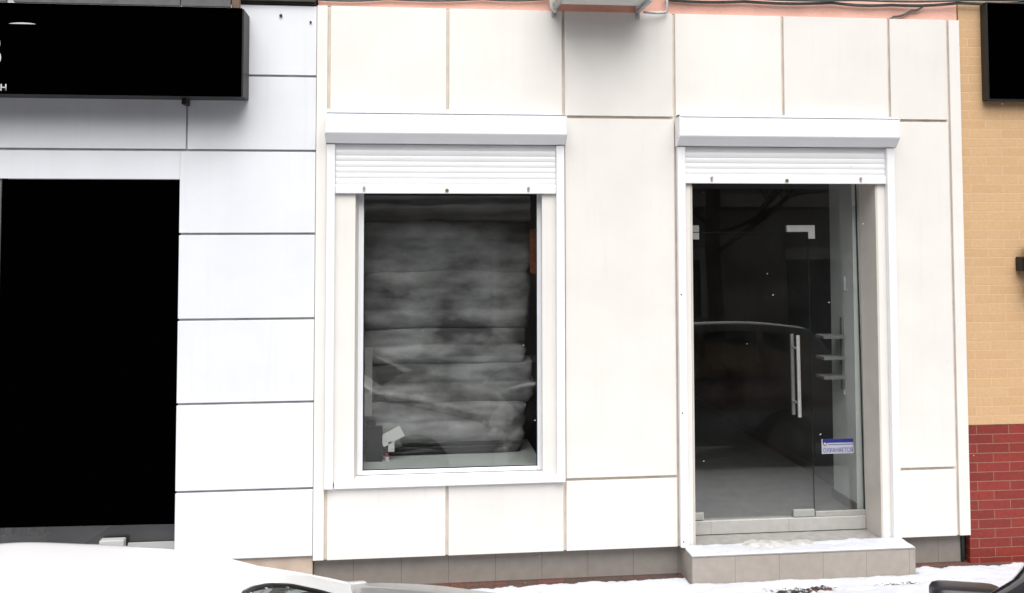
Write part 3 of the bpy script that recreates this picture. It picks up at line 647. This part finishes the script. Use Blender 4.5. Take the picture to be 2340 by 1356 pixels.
def car(name, loc, rotz, label, paint, hoodpaint, p, mirror_d=None):
    root = thing(name, loc, label, 'car', None, rotz); root.rotation_euler = (0,0,rotz); WLOC[root.name] = Vector((0,0,0))
    L0, L1 = p['len']
    # lower body
    g = MB(); bm = g.bm; N = 44; rows = []
    for i in range(N+1):
        x = L0+(L1-L0)*i/N; zt = lerp_tab(p['deck'], x); wd = lerp_tab(p['width'], x); zb = lerp_tab(p['floor'], x)
        half = [(0,zb),(wd*.80,zb),(wd*.95,zb+.10),(wd,zb+.28),(wd*.995,(zt+zb)/2+.12),(wd*.975,zt-.09),(wd*.94,zt-.03),(wd*.86,zt),(wd*.55,zt+.022),(0,zt+.034)]
        if p['cabin'][0] < x < p['cabin'][1]: half[-1] = (0, zt-.42); half[-2] = (wd*.72, zt-.42)
        ring = [(x, -y, z) for y, z in half]+[(x, y, z) for y, z in half[-2:0:-1]]
        rows.append([bm.verts.new(q) for q in ring])
    n = len(rows[0])
    hood_faces = []
    for a, b in zip(rows, rows[1:]):
        for k in range(n): bm.faces.new((a[k], a[(k+1) % n], b[(k+1) % n], b[k]))
    bm.faces.new(rows[0]); bm.faces.new(rows[-1][::-1]); bmesh.ops.recalc_face_normals(bm, faces=bm.faces[:])
    g.build('body', paint, root, smooth=True, auto=50)
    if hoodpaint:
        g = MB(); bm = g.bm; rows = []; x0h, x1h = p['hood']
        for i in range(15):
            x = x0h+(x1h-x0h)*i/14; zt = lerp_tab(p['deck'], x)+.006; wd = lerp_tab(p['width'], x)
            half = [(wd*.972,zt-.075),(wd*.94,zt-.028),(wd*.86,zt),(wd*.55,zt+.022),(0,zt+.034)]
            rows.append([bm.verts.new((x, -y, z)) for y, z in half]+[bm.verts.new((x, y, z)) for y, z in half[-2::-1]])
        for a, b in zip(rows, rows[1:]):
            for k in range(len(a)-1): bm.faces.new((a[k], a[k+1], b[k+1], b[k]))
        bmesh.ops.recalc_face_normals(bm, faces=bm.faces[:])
        h_ = g.build('bonnet', hoodpaint, root, smooth=True); h_['label'] = 'white bonnet coloured grey for the facade mirrored in it'
    # greenhouse: one shell cut into paint, windscreens and side windows
    xs_ = p['gx']; VS = [(1,0),(.0,.12),(.0,.86),(.0,1.0)]
    def sect(x):
        zbel = lerp_tab(p['deck'], x)-.012; zr = max(zbel+.004, lerp_tab(p['rail'], x)); wb = lerp_tab(p['width'], x)*.955
        h = zr-zbel; full = p['railw']; wr = wb-(wb-full)*min(1, h/.22); cr = p['crown']*min(1, h/.30)
        pts = [(wb,zbel),(wb-(wb-wr)*.10,zbel+h*.14),(wb-(wb-wr)*.78,zbel+h*.84),(wr+.004,zbel+h*.955),(wr-.045,zr+.006),(wr-.075,zr+.010)]+[((wr-.075)*(1-j/12), zr+.010+(cr-.010*min(1,cr/.01))*(1-(1-j/12)**2)) for j in range(1,13)]
        return pts
    verts = [[Vector((x, y, z)) for y, z in sect(x)] for x in xs_]
    xA0, xA1, xB0, xB1 = p['rear_glass'][0], p['rear_glass'][1], p['screen'][0], p['screen'][1]
    sets = {'roof': MB(), 'windscreen': MB(), 'rear_window': MB()}; sides = {-1: MB(), 1: MB()}; seals = MB()
    caches = {}
    def quad(mb, key, q):
        c_ = caches.setdefault(key, {})
        vs = []
        for v in q:
            kk = tuple(round(t_, 5) for t_ in v)
            if kk not in c_: c_[kk] = mb.bm.verts.new(v)
            vs.append(c_[kk])
        try: mb.bm.faces.new(vs)
        except ValueError: pass
    for i in range(len(xs_)-1):
        xm = (xs_[i]+xs_[i+1])/2
        for k in range(17):
            for sgn in (-1, 1):
                q = [Vector((v.x, v.y*sgn, v.z)) for v in (verts[i][k], verts[i+1][k], verts[i+1][k+1], verts[i][k+1])]
                if sgn > 0: q = q[::-1]
                ym = (q[0].y+q[1].y+q[2].y+q[3].y)/4
                hx = p['header'](ym)
                if k == 1 and p['side_win'][0] < xm < p['side_win'][1] and not any(a < xm < b for a, b in p['posts']) and verts[i][3].z-verts[i][0].z > .05: quad(sides[sgn], ('s', sgn), q)
                elif k >= 5 and xm > hx: quad(sets['windscreen'], 'w', q)
                elif k >= 5 and xA0 < xm < xA1: quad(sets['rear_window'], 'r', q)
                else: quad(sets['roof'], 'p', q)
    for nm, mb in sets.items():
        bmesh.ops.remove_doubles(mb.bm, verts=mb.bm.verts[:], dist=1e-4)
        bmesh.ops.recalc_face_normals(mb.bm, faces=mb.bm.faces[:])
        o = mb.build(nm, paint if nm == 'roof' else CGLASS, root, smooth=True)
    for sgn in (-1, 1):
        if sides[sgn].bm.faces: sides[sgn].build('side_window', CGLASS, root, smooth=True)
    # dark windscreen surround with bright trim
    if p.get('seal'):
        pts = p['seal'](sect); g = MB(); g.tube(pts, .009, 8); g.build('screen_seal', TRIM, root, smooth=True)
        g = MB(); g.tube([q+Vector((-.010, 0, .006)) for q in pts], .0045, 8); g.build('screen_trim', CHROME, root, smooth=True)
    # inside: dashboard and seats
    g = MB(); zd = lerp_tab(p['deck'], xB1)-.05
    g.box(xB1-.62, xB1-.12, -.60, .60, zd-.22, zd-.01, .05, 3); g.build('dashboard', DARK, root)
    for y in (-.36, .36): g = MB(); g.box(xB1-1.42, xB1-1.25, y-.24, y+.24, .35, zd+.22, .06, 3); g.build('front_seat', DARK, root)
    g = MB(); g.box(L0+.9, L0+1.1, -.58, .58, .35, zd+.12, .06, 3); g.build('rear_seat', DARK, root)
    # wheels, lamps, bumpers
    for x in p['axles']:
        for sgn in (-1, 1):
            y = lerp_tab(p['width'], x)
            g = MB(); g.cyl((x, sgn*(y-.09), p['r']), p['r'], .20, 'Y', 36); wh = g.build('wheel', TYRE, root, smooth=True, auto=40)
            g = MB(); g.cyl((x, sgn*(y+.012), p['r']), p['r']*.62, .012, 'Y', 28); g.build('rim', RIM, wh)
    for sgn in (-1, 1):
        g = MB(); g.ell((L1-.10, sgn*.56, lerp_tab(p['deck'], L1-.1)-.10), .10, .16, .075); g.build('headlight', LENS, root, smooth=True)
        g = MB(); g.ell((L0+.05, sgn*.60, lerp_tab(p['deck'], L0)-.10), .06, .12, .09); g.build('tail_light', TAIL, root, smooth=True)
    g = MB(); g.box(L1-.10, L1+.05, -.74, .74, .30, .50, .05, 3); g.build('bumper', TRIM if hoodpaint is None else paint, root)
    g = MB(); g.box(L0-.05, L0+.10, -.74, .74, .30, .50, .05, 3); g.build('bumper', TRIM if hoodpaint is None else paint, root)
    mx, my, mz, ms = p['mirror']
    for sgn in (-1, 1):
        g = MB(); bm = g.bm
        bmesh.ops.create_cube(bm, size=2.0); bmesh.ops.subdivide_edges(bm, edges=bm.edges[:], cuts=7, use_grid_fill=True)
        for v in bm.verts:
            x, y, z = v.co; e = 4.0
            s_ = max(abs(x), abs(y), abs(z))/((abs(x)**4+abs(y)**7+abs(z)**7)**(1/6)); x, y, z = x*s_, y*s_, z*s_
            X_, Y_ = x*.070*ms, y*.140*ms*(1+.05*z); ca, sa = math.cos(p['mturn']), math.sin(p['mturn'])
            v.co = (mx+X_*ca+Y_*sa, sgn*(my-X_*sa+Y_*ca), mz+z*.090*ms)
        mo = g.build('door_mirror', p['mirror_mat'], root, smooth=True)
        g = MB(); g.box(mx-.078*ms, mx-.066*ms, sgn*my-.10*ms, sgn*my+.10*ms, mz-.06*ms, mz+.06*ms, .01, rot=Matrix.Rotation(-sgn*p['mturn'], 3, 'Z'), piv=(mx, sgn*my, mz)); g.build('mirror_glass', CHROME, mo)
        g = MB(); g.tube([(mx-.02, sgn*(my-.10*ms), mz-.02), (mx-.06, sgn*(my-.20*ms), mz-.055), (mx-.10, sgn*(my-.29*ms), mz-.08)], .022, 8); g.build('mirror_arm', TRIM, mo, smooth=True)
    return root

WPAINT = mat('white_car_paint', (.80,.81,.83), .25, var=.01, spec=.5, coat=.6)
HPAINT = mat('bonnet_reflection_grey', (.27,.27,.26), .3, metal=.2, var=.06, coat=.4)  # white bonnet: the dark facade mirrored in it is painted in as grey
DPAINT = mat('dark_blue_black_paint', (.012,.012,.018), .22, var=.1, coat=1.0)
def arange(a, b, s):
    o = []; x = a
    while x < b+1e-6: o.append(x); x += s
    return o
def HX(y):
    if y < 0: return .335 if y > -.42 else .335+(-y-.42)*10
    T = [(0,.335),(.06,.345),(.15,.39),(.25,.46),(.34,.56),(.40,.69),(.445,.83),(.475,.97)]
    for (a, va), (b, vb) in zip(T, T[1:]):
        if y <= b: return va+(vb-va)*(y-a)/(b-a)
    return 2.0
sed = dict(mturn=0.0, cabin=(-1.35, .85), len=(-2.15, 2.15), deck=[(-2.15,.86),(-1.9,.93),(-1.2,.97),(.9,1.0),(1.2,.965),(1.53,.895),(1.9,.80),(2.15,.62)],
    width=[(-2.15,.66),(-1.8,.80),(-1.0,.845),(1.0,.835),(1.6,.79),(1.95,.70),(2.15,.52)],
    floor=[(-2.15,.36),(-1.8,.24),(1.8,.22),(2.15,.34)], hood=(.88, 2.0),
    gx=arange(-1.85, .98, .025), rail=[(-1.85,.95),(-1.35,1.25),(-1.05,1.385),(-.54,1.415),(-.22,1.376),(.12,1.312),(.29,1.265),(.48,1.193),(.66,1.113),(.80,1.043),(.90,.993),(1.0,.965)],
    railw=.56, crown=.022, rear_glass=(-1.75,-1.12), screen=(.45,1.12), header=lambda y: HX(y),
    side_win=(-1.45, .95), posts=[(-.35,-.27)], axles=(-1.30, 1.32), r=.31, mirror=(.70,.93,.83,.9), mirror_mat=WPAINT)
def seal_pts(sect):
    pts = []
    for k in range(61):
        y = -.44+.905*k/60; x = HX(y)
        s_ = sect(x); s_ = sorted(s_)
        for (ya, za), (yb, zb) in zip(s_, s_[1:]):
            if ya <= abs(y) <= yb: z = za+(zb-za)*(abs(y)-ya)/(yb-ya+1e-9); break
        pts.append(Vector((x, y, z+.002)))
    return pts
sed['seal'] = seal_pts
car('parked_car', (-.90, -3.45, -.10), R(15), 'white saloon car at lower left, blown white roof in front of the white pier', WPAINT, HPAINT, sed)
suv = dict(mturn=R(72), cabin=(-1.7, .35), len=(-2.3, 2.05), deck=[(-2.3,.98),(-2.1,1.06),(-1.2,1.08),(.55,1.05),(.95,1.00),(1.6,.93),(1.9,.86),(2.05,.70)],
    width=[(-2.3,.70),(-2.0,.82),(-1.0,.87),(1.0,.86),(1.6,.82),(1.9,.74),(2.05,.60)],
    floor=[(-2.3,.40),(-1.9,.28),(1.7,.28),(2.05,.38)], hood=(.9, 1.9),
    gx=arange(-2.15, .78, .025), rail=[(-2.15,1.08),(-1.9,1.45),(-1.7,1.60),(-.8,1.68),(.0,1.66),(.2,1.61),(.38,1.52),(.53,1.31),(.63,1.165),(.71,1.05),(.76,1.0)],
    railw=.62, crown=.03, rear_glass=(-2.08,-1.80), screen=(.2,.70), header=lambda y: .22+.05*(y/.5)**2 if abs(y) < .52 else 2.0,
    side_win=(-1.75, .50), posts=[(-.45,-.37),(-1.15,-1.07)], axles=(-1.32, 1.28), r=.35, mirror=(.565,1.0,.985,1.06), mirror_mat=mat('black_mirror_shell', (.010,.010,.016), .32, var=.15))
car('parked_car', (3.04, -4.05, -.10), R(180), 'dark car at the lower right edge, black door mirror showing before the snow', DPAINT, None, suv)

# ================================================================ ACROSS THE STREET (seen only as reflections in the glass)
op = thing('street_building', (0, -12.5, -.02), 'dull grey house row across the street, mirrored dark in the shop glass', 'building')
g = MB(); g.box(-30, 32, -20, -12.0, -.3, 7.5); g.build('wall', mat('grey_render', (.15,.147,.14), .9, var=.2, scale=1.5), op)
DULL = mat('dull_frame', (.26,.26,.25), .8)
g = MB(); g.box(-30, 32, -11.999, -11.85, 3.45, 3.72); g.build('cornice', DULL, op)
for k in range(13):
    x = -26.4+k*4.3
    g = MB(); g.box(x, x+2.4, -11.999, -11.96, .45, 2.35); f = g.build('window', DARK, op)
    g = MB(); g.box(x+2.42, x+2.54, -11.999, -11.93, .4, 2.36); g.box(x-.06, x+2.54, -11.999, -11.90, 2.361, 2.60); g.build('frame', DULL, f)
    g = MB(); g.box(x+.3, x+1.9, -11.999, -11.95, 4.4, 6.2); g.build('window', DARK, op)
BARK = mat('bark', (.05,.04,.032), .95, var=.3)
for k, (x, y) in enumerate(((-3.2,-10.6), (5.9,-10.4), (13.5,-10.6))):
    t_ = thing('street_tree', (x, y, -.02), ('bare street tree across the road, mirrored left of the window', 'bare street tree across the road, mirrored in the glass door', 'bare street tree across the road, far right')[k], 'tree', 'bare trees across the street')
    g = MB(); g.tube([(x,y,-.02),(x+.05,y,1.2),(x-.03,y+.05,2.6),(x+.05,y,4.0)], .14, 10); g.build('trunk', BARK, t_, smooth=True)
    g = MB(); r2 = random.Random(k)
    def twig(p_, d, l, r_, n_):
        q = p_+d*l; mid = p_.lerp(q, .5)+Vector((r2.uniform(-.1,.1),)*3)*l*.3
        g.tube([p_, mid, q], r_, 5)
        if n_:
            for _ in range(3):
                dd = (d+Vector((r2.uniform(-.9,.9), r2.uniform(-.9,.9), r2.uniform(-.2,.7)))).normalized(); twig(p_.lerp(q, r2.uniform(.5,1)), dd, l*.66, r_*.6, n_-1)
    for _ in range(6):
        twig(Vector((x, y, r2.uniform(2.2, 4.0))), Vector((r2.uniform(-1,1), r2.uniform(-1,1), r2.uniform(.4,1.2))).normalized(), 1.5, .05, 3)
    g.build('crown', BARK, t_)

# ================================================================ FALLING SNOW
g = MB(); bm = g.bm; r3 = random.Random(21)
for k in range(48):
    q = bmesh.ops.create_icosphere(bm, subdivisions=1, radius=r3.uniform(.0014, .0030))['verts']
    bmesh.ops.scale(bm, verts=q, vec=(1, 1, r3.uniform(1, 2.6)))
    bmesh.ops.rotate(bm, verts=q, cent=(0,0,0), matrix=Matrix.Rotation(R(r3.uniform(40, 70)), 3, 'Y'))
    bmesh.ops.translate(bm, verts=q, vec=(r3.uniform(-.3, 4.2), r3.uniform(-1.6, -.2), r3.uniform(.3, 3.4)))
tag(g.build('snowflakes', SNOW), 'small snowflakes falling in front of the shop fronts', kind='stuff')
